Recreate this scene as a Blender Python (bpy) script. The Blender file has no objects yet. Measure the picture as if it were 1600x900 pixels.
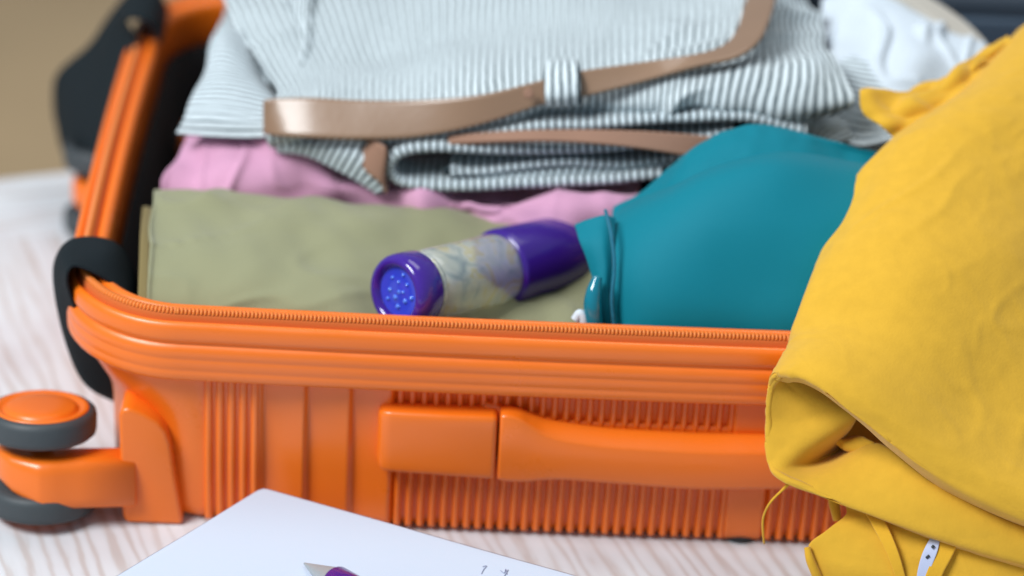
import bpy, bmesh, math, random
import numpy as np
from mathutils import Vector, Matrix, Euler, noise

random.seed(7)
S = 0.01                                   # everything below is written in centimetres
sc = bpy.context.scene
col = sc.collection
R = math.radians

# ------------------------------------------------------------------ camera
TILT, ROLL = R(28.0), R(3.0)
fwd = Vector((0, math.cos(TILT), -math.sin(TILT)))
rt = Vector((1, 0, 0))
up = Vector((0, math.sin(TILT), math.cos(TILT)))
cr = rt * math.cos(ROLL) + up * math.sin(ROLL)
cu = up * math.cos(ROLL) - rt * math.sin(ROLL)
cam_data = bpy.data.cameras.new('camera')
cam = bpy.data.objects.new('camera', cam_data)
col.objects.link(cam)
m = Matrix.Identity(4)
for i in range(3):
    m[i][0], m[i][1], m[i][2] = cr[i], cu[i], -fwd[i]
m[0][3], m[1][3], m[2][3] = 0.0, -134.1 * S, 87.2 * S
cam.matrix_world = m
cam_data.sensor_width = 36.0
cam_data.lens = 36.0 * 4600 / 1600
cam_data.clip_start = 0.05
cam_data.clip_end = 60
cam_data.dof.use_dof = True
cam_data.dof.focus_distance = 1.50
cam_data.dof.aperture_fstop = 2.8
cam_data.dof.aperture_blades = 9
sc.camera = cam

# ------------------------------------------------------------------ light
w = bpy.data.worlds.new('World')
sc.world = w
w.use_nodes = True
bg = w.node_tree.nodes['Background']
bg.inputs[0].default_value = (0.70, 0.86, 1.0, 1)
bg.inputs[1].default_value = 0.29
def area(name, loc, target, sx, sy, power, color):
    d = bpy.data.lights.new(name, 'AREA')
    d.shape = 'RECTANGLE'
    d.size, d.size_y = sx * S, sy * S
    d.energy = power
    d.color = color
    o = bpy.data.objects.new(name, d)
    col.objects.link(o)
    o.location = Vector(loc) * S
    o.rotation_euler = (Vector(target) - Vector(loc)).to_track_quat('-Z', 'Y').to_euler()
    return o
area('window_light', (-170, -105, 255), (5, 10, 8), 130, 110, 102, (0.95, 0.985, 1.0))
area('room_light', (40, 90, 230), (5, 10, 8), 140, 100, 12, (1.0, 0.98, 0.95))
vs = sc.view_settings
vs.view_transform = 'Standard'
vs.look = 'None'
vs.gamma = 1.0
vs.use_curve_mapping = False
vs.exposure = 0.14

# ------------------------------------------------------------------ materials
MATS = {}
def mat(name, color, rough=0.6, bump=0.0, bscale=200.0, var=0.0, vscale=6.0, sheen=0.0, spec=0.5,
        metal=0.0, trans=0.0, coat=0.0, sss=0.0, weave=False, bdist=0.0004):
    if name in MATS:
        return MATS[name]
    M = bpy.data.materials.new(name)
    M.use_nodes = True
    nt = M.node_tree
    b = nt.nodes['Principled BSDF']
    b.inputs['Base Color'].default_value = (*color, 1)
    b.inputs['Roughness'].default_value = rough
    b.inputs['Metallic'].default_value = metal
    b.inputs['Specular IOR Level'].default_value = spec
    b.inputs['Sheen Weight'].default_value = sheen
    b.inputs['Sheen Roughness'].default_value = 0.45
    b.inputs['Transmission Weight'].default_value = trans
    b.inputs['Coat Weight'].default_value = coat
    b.inputs['Coat Roughness'].default_value = 0.12
    if sss:
        b.inputs['Subsurface Weight'].default_value = sss
        b.inputs['Subsurface Radius'].default_value = (0.01, 0.006, 0.003)
        b.inputs['Subsurface Scale'].default_value = 0.4
    tc = nt.nodes.new('ShaderNodeTexCoord')
    if var:
        n = nt.nodes.new('ShaderNodeTexNoise')
        n.inputs['Scale'].default_value = vscale
        n.inputs['Detail'].default_value = 6
        nt.links.new(tc.outputs['Object'], n.inputs['Vector'])
        mx = nt.nodes.new('ShaderNodeMix')
        mx.data_type = 'RGBA'
        mx.inputs[6].default_value = (*[c * (1 - var) for c in color], 1)
        mx.inputs[7].default_value = (*[min(1, c * (1 + var)) for c in color], 1)
        nt.links.new(n.outputs['Fac'], mx.inputs[0])
        nt.links.new(mx.outputs[2], b.inputs['Base Color'])
    if bump:
        bn = nt.nodes.new('ShaderNodeBump')
        bn.inputs['Strength'].default_value = bump
        bn.inputs['Distance'].default_value = bdist
        if weave:
            uv = nt.nodes.new('ShaderNodeUVMap')
            wv = []
            for k in ('X', 'Y'):
                t = nt.nodes.new('ShaderNodeTexWave')
                t.bands_direction = k
                t.inputs['Scale'].default_value = bscale
                t.inputs['Distortion'].default_value = 0.6
                nt.links.new(uv.outputs[0], t.inputs['Vector'])
                wv.append(t)
            ad = nt.nodes.new('ShaderNodeMath')
            nt.links.new(wv[0].outputs['Fac'], ad.inputs[0])
            nt.links.new(wv[1].outputs['Fac'], ad.inputs[1])
            nt.links.new(ad.outputs[0], bn.inputs['Height'])
        else:
            n2 = nt.nodes.new('ShaderNodeTexNoise')
            n2.inputs['Scale'].default_value = bscale
            n2.inputs['Detail'].default_value = 4
            nt.links.new(tc.outputs['Object'], n2.inputs['Vector'])
            nt.links.new(n2.outputs['Fac'], bn.inputs['Height'])
        nt.links.new(bn.outputs[0], b.inputs['Normal'])
    MATS[name] = M
    return M

def stripe_mat(name, white, dark, period, duty=0.36):
    M = bpy.data.materials.new(name)
    M.use_nodes = True
    nt = M.node_tree
    b = nt.nodes['Principled BSDF']
    b.inputs['Roughness'].default_value = 0.9
    b.inputs['Sheen Weight'].default_value = 0.15
    b.inputs['Specular IOR Level'].default_value = 0.2
    uv = nt.nodes.new('ShaderNodeUVMap')
    sep = nt.nodes.new('ShaderNodeSeparateXYZ')
    nt.links.new(uv.outputs[0], sep.inputs[0])
    n = nt.nodes.new('ShaderNodeTexNoise')
    n.inputs['Scale'].default_value = 1.2
    nt.links.new(uv.outputs[0], n.inputs['Vector'])
    a = nt.nodes.new('ShaderNodeMath'); a.operation = 'MULTIPLY_ADD'
    nt.links.new(n.outputs['Fac'], a.inputs[0])
    a.inputs[1].default_value = 0.15
    nt.links.new(sep.outputs[0], a.inputs[2])
    d = nt.nodes.new('ShaderNodeMath'); d.operation = 'DIVIDE'
    nt.links.new(a.outputs[0], d.inputs[0]); d.inputs[1].default_value = period
    f = nt.nodes.new('ShaderNodeMath'); f.operation = 'FRACT'
    nt.links.new(d.outputs[0], f.inputs[0])
    cp = nt.nodes.new('ShaderNodeValToRGB')
    e = cp.color_ramp.elements
    e[0].position = 0.0; e[0].color = (*dark, 1)
    e[1].position = duty * 0.85; e[1].color = (*dark, 1)
    q = e.new(duty); q.color = (*white, 1)
    q = e.new(0.96); q.color = (*white, 1)
    q = e.new(1.0); q.color = (*dark, 1)
    nt.links.new(f.outputs[0], cp.inputs[0])
    nt.links.new(cp.outputs[0], b.inputs['Base Color'])
    bn = nt.nodes.new('ShaderNodeBump')
    bn.inputs['Strength'].default_value = 0.4
    bn.inputs['Distance'].default_value = 0.0006
    nt.links.new(f.outputs[0], bn.inputs['Height'])
    nt.links.new(bn.outputs[0], b.inputs['Normal'])
    MATS[name] = M
    return M

ORANGE = mat('orange_plastic', (0.90, 0.180, 0.010), rough=0.24, bump=0.05, bscale=900, var=0.05, vscale=9, spec=0.65, bdist=0.0002)
def wear(M, lo, hi, scale):
    nt = M.node_tree
    b = nt.nodes['Principled BSDF']
    tc = nt.nodes.new('ShaderNodeTexCoord')
    n = nt.nodes.new('ShaderNodeTexNoise')
    n.inputs['Scale'].default_value = scale
    n.inputs['Detail'].default_value = 8
    n.inputs['Roughness'].default_value = 0.7
    nt.links.new(tc.outputs['Object'], n.inputs['Vector'])
    r = nt.nodes.new('ShaderNodeMapRange')
    r.inputs[1].default_value, r.inputs[2].default_value = 0.35, 0.65
    r.inputs[3].default_value, r.inputs[4].default_value = lo, hi
    nt.links.new(n.outputs['Fac'], r.inputs[0])
    nt.links.new(r.outputs[0], b.inputs['Roughness'])
wear(ORANGE, 0.26, 0.42, 22)
ORANGE_TAPE = mat('orange_zip_tape', (0.62, 0.13, 0.02), rough=0.85, bump=0.4, bscale=1500)
ORANGE_TOOTH = mat('orange_zip_coil', (0.80, 0.21, 0.03), rough=0.45)
RUBBER = mat('grey_rubber', (0.050, 0.060, 0.066), rough=0.55, bump=0.2, bscale=700, var=0.15, vscale=20)
DARKRUB = mat('black_plastic', (0.012, 0.013, 0.015), rough=0.4)
STRAP = mat('black_webbing', (0.012, 0.018, 0.022), rough=0.75, bump=0.7, bscale=2.4, weave=True, spec=0.15)
LINING = mat('black_lining', (0.012, 0.011, 0.012), rough=0.85, bump=0.4, bscale=400)
OLIVE = mat('olive_cotton', (0.315, 0.312, 0.182), rough=0.92, bump=0.35, bscale=3.2, weave=True, var=0.06, vscale=14, sheen=0.25, spec=0.2)
OLIVE_SHADE = mat('olive_cotton_shaded', (0.26, 0.20, 0.085), rough=0.95, bump=0.3, bscale=3.0, weave=True, sheen=0.1, spec=0.2)  # same olive cotton, its shade put into a darker tan-brown colour
PINK = mat('pink_cotton', (0.70, 0.36, 0.53), rough=0.92, bump=0.35, bscale=3.0, weave=True, var=0.06, vscale=12, sheen=0.3, spec=0.2)
TEAL = mat('teal_microfibre', (0.0, 0.195, 0.262), rough=0.62, bump=0.25, bscale=4.0, weave=True, sheen=0.05, spec=0.2)
TEAL_LACE = mat('teal_lace_edge', (0.0, 0.145, 0.23), rough=0.75, bump=0.9, bscale=260, sheen=0.2, bdist=0.0012)
TEAL_GLOSS = mat('teal_satin', (0.002, 0.19, 0.27), rough=0.12, coat=0.6)
YELLOW = mat('yellow_twill', (0.720, 0.405, 0.036), rough=0.92, bump=0.35, bscale=650, var=0.09, vscale=140, sheen=0.25, spec=0.2)
YELLOW_HEM = mat('yellow_hem', (0.75, 0.41, 0.030), rough=0.9, bump=0.5, bscale=500, sheen=0.25, spec=0.2)
WHITE = mat('white_cotton', (0.66, 0.73, 0.80), rough=0.92, bump=0.3, bscale=3.0, weave=True, sheen=0.2, spec=0.2)
CREAM = mat('cream_hem', (0.52, 0.48, 0.42), rough=0.95, bump=0.3, bscale=500)
BELT = mat('brown_leather', (0.29, 0.175, 0.108), rough=0.34, coat=0.35, bump=0.25, bscale=260, var=0.12, vscale=25)
BELT_BACK = mat('brown_leather_back', (0.33, 0.18, 0.12), rough=0.8, bump=0.4, bscale=400, var=0.1, vscale=25)
PURPLE = mat('purple_plastic', (0.042, 0.010, 0.235), rough=0.22, coat=0.4)
PURPLE_CAP = mat('purple_clear_cap', (0.06, 0.014, 0.36), rough=0.12, trans=0.25, coat=0.5)
BLUE = mat('blue_clear_centre', (0.035, 0.06, 0.62), rough=0.10, coat=0.8)
PALEBLUE = mat('pale_blue_bead', (0.10, 0.25, 0.90), rough=0.08, coat=0.8)
PAPER = mat('white_paper', (0.58, 0.65, 0.77), rough=0.75, bump=0.1, bscale=900, spec=0.3)
PAPER_EDGE = mat('paper_stack_edge', (0.66, 0.68, 0.72), rough=0.9, bump=0.6, bscale=1200)
INK = mat('blue_ink', (0.30, 0.33, 0.48), rough=0.7)
STEEL = mat('steel', (0.42, 0.45, 0.46), rough=0.45, metal=0.35)
NAVY = mat('navy_nylon', (0.022, 0.036, 0.055), rough=0.6, bump=0.5, bscale=350)
NAVY_L = mat('navy_panel', (0.055, 0.085, 0.125), rough=0.55, bump=0.3, bscale=350)
TAN = mat('tan_wood', (0.50, 0.345, 0.19), rough=0.6, bump=0.2, bscale=60, var=0.25, vscale=2.2)
BLANKET = mat('pale_rug_pile', (0.62, 0.54, 0.52), rough=0.95, bump=0.4, bscale=150, var=0.1)
LABEL_W = mat('white_label', (0.50, 0.55, 0.75), rough=0.6)
LABEL_K = mat('label_print', (0.03, 0.04, 0.05), rough=0.6)
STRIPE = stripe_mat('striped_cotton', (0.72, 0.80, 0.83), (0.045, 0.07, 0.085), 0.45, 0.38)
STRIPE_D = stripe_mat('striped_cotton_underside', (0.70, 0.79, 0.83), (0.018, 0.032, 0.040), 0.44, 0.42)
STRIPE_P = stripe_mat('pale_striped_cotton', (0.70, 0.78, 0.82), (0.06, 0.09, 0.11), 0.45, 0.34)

def bottle_clear_mat():
    M = bpy.data.materials.new('clear_bottle_plastic')
    M.use_nodes = True
    nt = M.node_tree
    b = nt.nodes['Principled BSDF']
    b.inputs['Roughness'].default_value = 0.06
    b.inputs['IOR'].default_value = 1.08
    tc = nt.nodes.new('ShaderNodeTexCoord')
    n = nt.nodes.new('ShaderNodeTexNoise')
    n.inputs['Scale'].default_value = 48
    n.inputs['Detail'].default_value = 2
    n.inputs['Distortion'].default_value = 1.6
    nt.links.new(tc.outputs['Object'], n.inputs['Vector'])
    r = nt.nodes.new('ShaderNodeValToRGB')
    e = r.color_ramp.elements
    e[0].position = 0.30; e[0].color = (0.40, 0.50, 0.60, 1)
    e[1].position = 0.72; e[1].color = (0.95, 0.94, 0.96, 1)
    q = e.new(0.46); q.color = (0.78, 0.84, 0.84, 1)
    q = e.new(0.55); q.color = (0.92, 0.93, 0.90, 1)
    q = e.new(0.62); q.color = (0.92, 0.82, 0.50, 1)
    nt.links.new(n.outputs['Fac'], r.inputs[0])
    nt.links.new(r.outputs[0], b.inputs['Base Color'])
    b.inputs['Transmission Weight'].default_value = 0.62
    b.inputs['Coat Weight'].default_value = 1.0
    b.inputs['Coat Roughness'].default_value = 0.05
    return M
CLEAR = bottle_clear_mat()

def wood_mat():
    M = bpy.data.materials.new('whitewashed_wood')
    M.use_nodes = True
    nt = M.node_tree
    b = nt.nodes['Principled BSDF']
    b.inputs['Roughness'].default_value = 0.8
    b.inputs['Specular IOR Level'].default_value = 0.2
    tc = nt.nodes.new('ShaderNodeTexCoord')
    oi = nt.nodes.new('ShaderNodeObjectInfo')
    mp = nt.nodes.new('ShaderNodeMapping')
    nt.links.new(tc.outputs['Object'], mp.inputs['Vector'])
    mul = nt.nodes.new('ShaderNodeMath'); mul.operation = 'MULTIPLY'; mul.inputs[1].default_value = 30
    nt.links.new(oi.outputs['Random'], mul.inputs[0])
    cmb = nt.nodes.new('ShaderNodeCombineXYZ')
    nt.links.new(mul.outputs[0], cmb.inputs[1]); nt.links.new(mul.outputs[0], cmb.inputs[2])
    nt.links.new(cmb.outputs[0], mp.inputs['Location'])
    mp.inputs['Scale'].default_value = (1, 0.16, 1)
    wv = nt.nodes.new('ShaderNodeTexWave')
    wv.bands_direction = 'X'
    wv.inputs['Scale'].default_value = 34
    wv.inputs['Distortion'].default_value = 8.0
    wv.inputs['Detail'].default_value = 4.0
    wv.inputs['Detail Scale'].default_value = 1.6
    nt.links.new(mp.outputs[0], wv.inputs['Vector'])
    n = nt.nodes.new('ShaderNodeTexNoise')
    n.inputs['Scale'].default_value = 60.0; n.inputs['Detail'].default_value = 4
    nt.links.new(mp.outputs[0], n.inputs['Vector'])
    mm = nt.nodes.new('ShaderNodeMath'); mm.operation = 'MULTIPLY_ADD'
    nt.links.new(n.outputs['Fac'], mm.inputs[0]); mm.inputs[1].default_value = 1.3
    nt.links.new(wv.outputs['Fac'], mm.inputs[2])
    r = nt.nodes.new('ShaderNodeValToRGB')
    e = r.color_ramp.elements
    e[0].position = 0.32; e[0].color = (0.55, 0.505, 0.49, 1)
    e[1].position = 0.95; e[1].color = (0.68, 0.70, 0.73, 1)
    q = e.new(0.48); q.color = (0.60, 0.58, 0.58, 1)
    q = e.new(0.60); q.color = (0.64, 0.65, 0.67, 1)
    hf = nt.nodes.new('ShaderNodeMath'); hf.operation = 'MULTIPLY'; hf.inputs[1].default_value = 0.62
    nt.links.new(mm.outputs[0], hf.inputs[0])
    nt.links.new(hf.outputs[0], r.inputs[0])
    n3 = nt.nodes.new('ShaderNodeTexNoise')
    n3.inputs['Scale'].default_value = 14; n3.inputs['Detail'].default_value = 2
    nt.links.new(tc.outputs['Object'], n3.inputs['Vector'])
    mx = nt.nodes.new('ShaderNodeMix'); mx.data_type = 'RGBA'; mx.blend_type = 'MULTIPLY'
    r3 = nt.nodes.new('ShaderNodeValToRGB')
    r3.color_ramp.elements[0].position = 0.35; r3.color_ramp.elements[0].color = (0.92, 0.88, 0.88, 1)
    r3.color_ramp.elements[1].position = 0.62; r3.color_ramp.elements[1].color = (1, 1, 1, 1)
    nt.links.new(n3.outputs['Fac'], r3.inputs[0])
    mx.inputs[0].default_value = 1.0
    nt.links.new(r.outputs[0], mx.inputs[6]); nt.links.new(r3.outputs[0], mx.inputs[7])
    nt.links.new(mx.outputs[2], b.inputs['Base Color'])
    bn = nt.nodes.new('ShaderNodeBump'); bn.inputs['Strength'].default_value = 0.5; bn.inputs['Distance'].default_value = 0.0008
    nt.links.new(n.outputs['Fac'], bn.inputs['Height']); nt.links.new(bn.outputs[0], b.inputs['Normal'])
    return M
WOOD = wood_mat()

# ------------------------------------------------------------------ mesh helpers
def link(name, me, material, parent=None, smooth=True):
    o = bpy.data.objects.new(name, me)
    col.objects.link(o)
    if material and not me.materials:
        me.materials.append(material)
    if smooth:
        for p in me.polygons:
            p.use_smooth = True
    if parent:
        o.parent = parent
    return o

def obj(name, verts, faces, material, parent=None, smooth=True):
    me = bpy.data.meshes.new(name)
    me.from_pydata([tuple(c * S for c in v) for v in verts], [], faces)
    me.update()
    return link(name, me, material, parent, smooth)

def tag(o, label, cat, group=None):
    o['label'] = label
    o['category'] = cat
    if group:
        o['group'] = group
    return o

def empty(name, loc=(0, 0, 0), rz=0.0):
    o = bpy.data.objects.new(name, None)
    o.empty_display_size = 0.02
    col.objects.link(o)
    o.location = Vector(loc) * S
    o.rotation_euler = (0, 0, rz)
    return o

def adopt(o, parent):
    """parent o (built in world coordinates) without moving it"""
    o.parent = parent
    o.matrix_parent_inverse = MI[parent.name]
    return o
MI = {}
def root(name, loc=(0, 0, 0), rz=0.0):
    o = empty(name, loc, rz)
    MI[name] = (Matrix.Translation(Vector(loc) * S) @ Matrix.Rotation(rz, 4, 'Z')).inverted()
    return o

def bevel(o, width, seg=3, angle=30):
    b = o.modifiers.new('bevel', 'BEVEL')
    b.width = width * S
    b.segments = seg
    b.limit_method = 'ANGLE'
    b.angle_limit = R(angle)
    return o

def cat_rom(P, n):
    """resample the polyline P (k x 3) as a Catmull-Rom curve with n points"""
    P = np.asarray(P, float)
    k = len(P)
    Q = np.vstack([2 * P[0] - P[1], P, 2 * P[-1] - P[-2]])
    t = np.linspace(0, k - 1 - 1e-9, n)
    i = t.astype(int)
    f = (t - i)[:, None]
    a, b, c, d = Q[i], Q[i + 1], Q[i + 2], Q[i + 3]
    return 0.5 * (2 * b + (c - a) * f + (2 * a - 5 * b + 4 * c - d) * f ** 2 + (3 * b - a - 3 * c + d) * f ** 3)

def loft(name, rows, nu, nv, material, parent=None, thick=0.0, wr=(), swap=False, flip=None, offs=-1.0, keep=None, seed=0, facing=(0, -0.5, 0.87)):
    """cloth surface through rows of control points; wr = (size_cm, amplitude_cm, stretch_u) wrinkles"""
    G = np.array([cat_rom(r, nu) for r in rows])              # rows x nu x 3
    G = np.stack([cat_rom(G[:, j], nv) for j in range(nu)], 1)  # nv x nu x 3
    du = np.gradient(G, axis=1); dv = np.gradient(G, axis=0)
    N = np.cross(du, dv)
    N /= (np.linalg.norm(N, axis=2, keepdims=True) + 1e-9)
    fl = (N.reshape(-1, 3) @ np.array(facing)).mean() < 0
    if flip is not None:
        fl = flip
    if fl:
        N = -N
    lu = np.concatenate([[0], np.cumsum(np.linalg.norm(np.diff(G, axis=1), axis=2).mean(0))])
    lv = np.concatenate([[0], np.cumsum(np.linalg.norm(np.diff(G, axis=0), axis=2).mean(1))])
    if wr:
        A = np.zeros(G.shape[:2])
        for q, (size, amp, st, ang) in enumerate(wr):
            ca, sa = math.cos(R(ang)), math.sin(R(ang))
            for a in range(nv):
                for b in range(nu):
                    x, y = lu[b] * ca + lv[a] * sa, -lu[b] * sa + lv[a] * ca
                    h = noise.noise(Vector((x / size / st, y / size, seed * 7.3 + q * 3.1)))
                    if amp < 0:                               # negative amplitude: sharp creases
                        h2 = noise.noise(Vector((x / size / 3, y / size / 3, seed * 2.3 + 9.1)))
                        h = -max(0.0, 1 - abs(h) * 5) ** 1.5 * max(0.0, h2 + 0.25) * 1.6
                    A[a, b] += amp * h
        G = G + N * A[:, :, None]
    V = G.reshape(-1, 3)
    F = []
    for a in range(nv - 1):
        for b in range(nu - 1):
            q = (a * nu + b, a * nu + b + 1, (a + 1) * nu + b + 1, (a + 1) * nu + b)
            F.append(q[::-1] if fl else q)
    me = bpy.data.meshes.new(name)
    me.from_pydata((V * S).tolist(), [], F)
    uvl = me.uv_layers.new(name='UVMap')
    for l in me.loops:
        a, b = divmod(l.vertex_index, nu)
        uvl.data[l.index].uv = (lv[a], lu[b]) if swap else (lu[b], lv[a])
    me.update()
    o = link(name, me, material)
    if parent:
        adopt(o, parent)
    if thick:
        s = o.modifiers.new('solidify', 'SOLIDIFY')
        s.thickness = thick * S
        s.offset = offs
        sb = o.modifiers.new('subdivision', 'SUBSURF')
        sb.levels = 1
        sb.render_levels = 1
    return o

def lathe(name, prof, n, material, parent=None, M=Matrix.Identity(4)):
    V, F = [], []
    for (r, z) in prof:
        for k in range(n):
            a = 2 * math.pi * k / n
            V.append(M @ Vector((r * math.cos(a), r * math.sin(a), z)))
    for i in range(len(prof) - 1):
        for k in range(n):
            F.append((i * n + k, i * n + (k + 1) % n, (i + 1) * n + (k + 1) % n, (i + 1) * n + k))
    me = bpy.data.meshes.new(name)
    me.from_pydata([tuple(v * S) for v in V], [], F)
    uvl = me.uv_layers.new(name='UVMap')
    me.update()
    o = link(name, me, material)
    if parent:
        adopt(o, parent) if parent.name in MI else setattr(o, 'parent', parent)
    return o

def tube(name, pts, rad, material, parent=None, n=8, res=40):
    P = cat_rom(pts, res)
    rr = rad if hasattr(rad, '__len__') else [rad] * res
    if len(rr) != res:
        rr = np.interp(np.linspace(0, 1, res), np.linspace(0, 1, len(rr)), rr)
    V, F = [], []
    ref = Vector((0.13, 0.21, 0.97))
    for i in range(res):
        t = Vector(P[min(i + 1, res - 1)] - P[max(i - 1, 0)]).normalized()
        a = t.cross(ref).normalized(); b = t.cross(a)
        for k in range(n):
            an = 2 * math.pi * k / n
            V.append(Vector(P[i]) + (a * math.cos(an) + b * math.sin(an)) * rr[i])
    for i in range(res - 1):
        for k in range(n):
            F.append((i * n + k, i * n + (k + 1) % n, (i + 1) * n + (k + 1) % n, (i + 1) * n + k))
    F.append(tuple(range(n))[::-1]); F.append(tuple((res - 1) * n + k for k in range(n)))
    o = obj(name, V, F, material)
    if parent:
        adopt(o, parent)
    return o

def prism(name, poly, y0, y1, material, parent=None, axis='y', bev=0.0, seg=3):
    """polygon in XZ (or XY with axis z) pulled along the axis"""
    n = len(poly)
    if axis == 'y':
        V = [(x, y0, z) for x, z in poly] + [(x, y1, z) for x, z in poly]
    else:
        V = [(x, y, y0) for x, y in poly] + [(x, y, y1) for x, y in poly]
    F = [tuple(range(n)), tuple(range(2 * n - 1, n - 1, -1))] + [(i + n, (i + 1) % n + n, (i + 1) % n, i) for i in range(n)]
    me = bpy.data.meshes.new(name)
    me.from_pydata([tuple(c * S for c in v) for v in V], [], F)
    bm = bmesh.new(); bm.from_mesh(me)
    bmesh.ops.recalc_face_normals(bm, faces=bm.faces)
    bm.to_mesh(me); bm.free()
    o = link(name, me, material, parent, smooth=bool(bev))
    if bev:
        bevel(o, bev, seg)
    return o

def sections(name, secs, material, parent=None, n=32, power=4.0):
    """closed body through superellipse sections (x, cy, cz, ry, rz)"""
    V, F = [], []
    for (x, cy, cz, ry, rz) in secs:
        for k in range(n):
            a = 2 * math.pi * k / n
            c, s = math.cos(a), math.sin(a)
            V.append((x, cy + ry * math.copysign(abs(c) ** (2 / power), c), cz + rz * math.copysign(abs(s) ** (2 / power), s)))
    for i in range(len(secs) - 1):
        for k in range(n):
            F.append((i * n + k, (i + 1) * n + k, (i + 1) * n + (k + 1) % n, i * n + (k + 1) % n))
    F.append(tuple(range(n))); F.append(tuple((len(secs) - 1) * n + k for k in range(n))[::-1])
    o = obj(name, V, F, material, parent)
    return o

# ------------------------------------------------------------------ far floor, and the whitewashed table the case lies on
floor = obj('floor', [(-900, -400, -52), (900, -400, -52), (900, 1500, -52), (-900, 1500, -52)], [(0, 1, 2, 3)], TAN, smooth=False)
floor['kind'] = 'structure'
rug = root('pale_rug', (-95, 215, -52))
tag(rug, 'pale blurred rug on the tan floor far behind the suitcase', 'rug')
prism('pile', [(-140, -45), (75, -8), (80, 160), (-140, 160)], 0.05, 1.4, BLANKET, rug, axis='z', bev=0.4)
GA = R(21.0)
table = root('whitewashed_table', (10, -10, 0), GA)
tag(table, 'whitewashed wooden table top of pale grained boards under the suitcase', 'table')
fx, fy = math.cos(GA), math.sin(GA)
PW, PL, V1 = 26.0, 150.0, 42.5
def plank_mesh(w_, l_):
    bm = bmesh.new()
    bmesh.ops.create_cube(bm, size=1.0)
    for v in bm.verts:
        v.co = Vector((v.co.x * (w_ - 0.05), v.co.y * (l_ - 0.05), v.co.z * 2.4 - 1.2)) * S
    bmesh.ops.bevel(bm, geom=[e for e in bm.edges], offset=0.04 * S, segments=1, affect='EDGES')
    me = bpy.data.meshes.new('plank')
    bm.to_mesh(me); bm.free()
    me.materials.append(WOOD)
    return me
def board(name, me, u, v, rz):
    o = bpy.data.objects.new(name, me)
    col.objects.link(o)
    o.location = Vector((u * fx - v * fy, u * fy + v * fx, 0)) * S
    o.rotation_euler = (0, 0, rz)
    adopt(o, table)
pm = plank_mesh(PW, PL)
for i in range(-3, 5):
    board('plank', pm, i * PW - 21.0, V1 - PL / 2, GA)
board('end_plank', plank_mesh(8.6, 8 * PW), -8.0, V1 + 4.3, GA + math.pi / 2)
apron = prism("apron", [(-95, -100), (100, -100), (100, 44), (-95, 44)], -14, -2.5, WOOD, axis="z", bev=0.3)
apron.rotation_euler = (0, 0, GA)
adopt(apron, table)

# ------------------------------------------------------------------ suitcase
case = root('suitcase', (-23.7, 0.0, 0.0), R(1.8))
tag(case, 'open orange hard shell suitcase lying flat on whitewashed boards', 'suitcase')
L, D, RC = 66.0, 45.0, 6.2
BOW = 0.75
def bow(x, y):
    fxx = 1 - ((x - L / 2) / (L / 2)) ** 2
    fyy = 1 - ((y - D / 2) / (D / 2)) ** 2
    return (x + (2 * x / L - 1) * BOW * 0.6 * max(0, fyy), y + (2 * y / D - 1) * BOW * max(0, fxx))
NF, NC, NS, NB = 430, 14, 30, 40
def outline(d, dl=0.0, disp=None, rc=None):
    x0, x1, y0, y1 = d + dl, L - d, d, D - d
    r = max(1.2, (rc if rc else RC - d * 0.8))
    P = []
    for k in range(NF):
        # the moulded part of the front wall keeps one fixed grid on every ring
        if k < 8:
            x = x0 + r + (8.3 - x0 - r) * k / 8
        elif k >= NF - 8:
            x = L - 9.0 + (x1 - r - L + 9.0) * (k - NF + 9) / 8
        else:
            x = 8.3 + (L - 9.0 - 8.3) * (k - 8) / (NF - 17)
        P.append((x, y0 + (disp(x) if disp else 0)))
    def arc(cx, cy, a0):
        for k in range(1, NC):
            a = R(a0 + 90 * k / NC)
            P.append((cx + r * math.cos(a), cy + r * math.sin(a)))
    arc(x1 - r, y0 + r, -90)
    for k in range(NS):
        P.append((x1, y0 + r + (y1 - y0 - 2 * r) * k / (NS - 1)))
    arc(x1 - r, y1 - r, 0)
    for k in range(NB):
        P.append((x1 - r - (x1 - x0 - 2 * r) * k / (NB - 1), y1))
    arc(x0 + r, y1 - r, 90)
    for k in range(NS):
        P.append((x0, y1 - r - (y1 - y0 - 2 * r) * k / (NS - 1)))
    arc(x0 + r, y0 + r, 180)
    return [bow(*p) for p in P]

def ring_body(name, rings, material, parent, cap0=False, cap1=False, closed=False):
    V, F = [], []
    n = len(rings[0][0])
    for pts, z in rings:
        V += [(x, y, z) for x, y in pts]
    m_ = len(rings)
    for i in range(m_ if closed else m_ - 1):
        j = (i + 1) % m_
        for k in range(n):
            F.append((i * n + k, i * n + (k + 1) % n, j * n + (k + 1) % n, j * n + k))
    if cap0:
        F.append(tuple(range(n))[::-1])
    if cap1:
        F.append(tuple((m_ - 1) * n + k for k in range(n)))
    return obj(name, V, F, material, parent)

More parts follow.
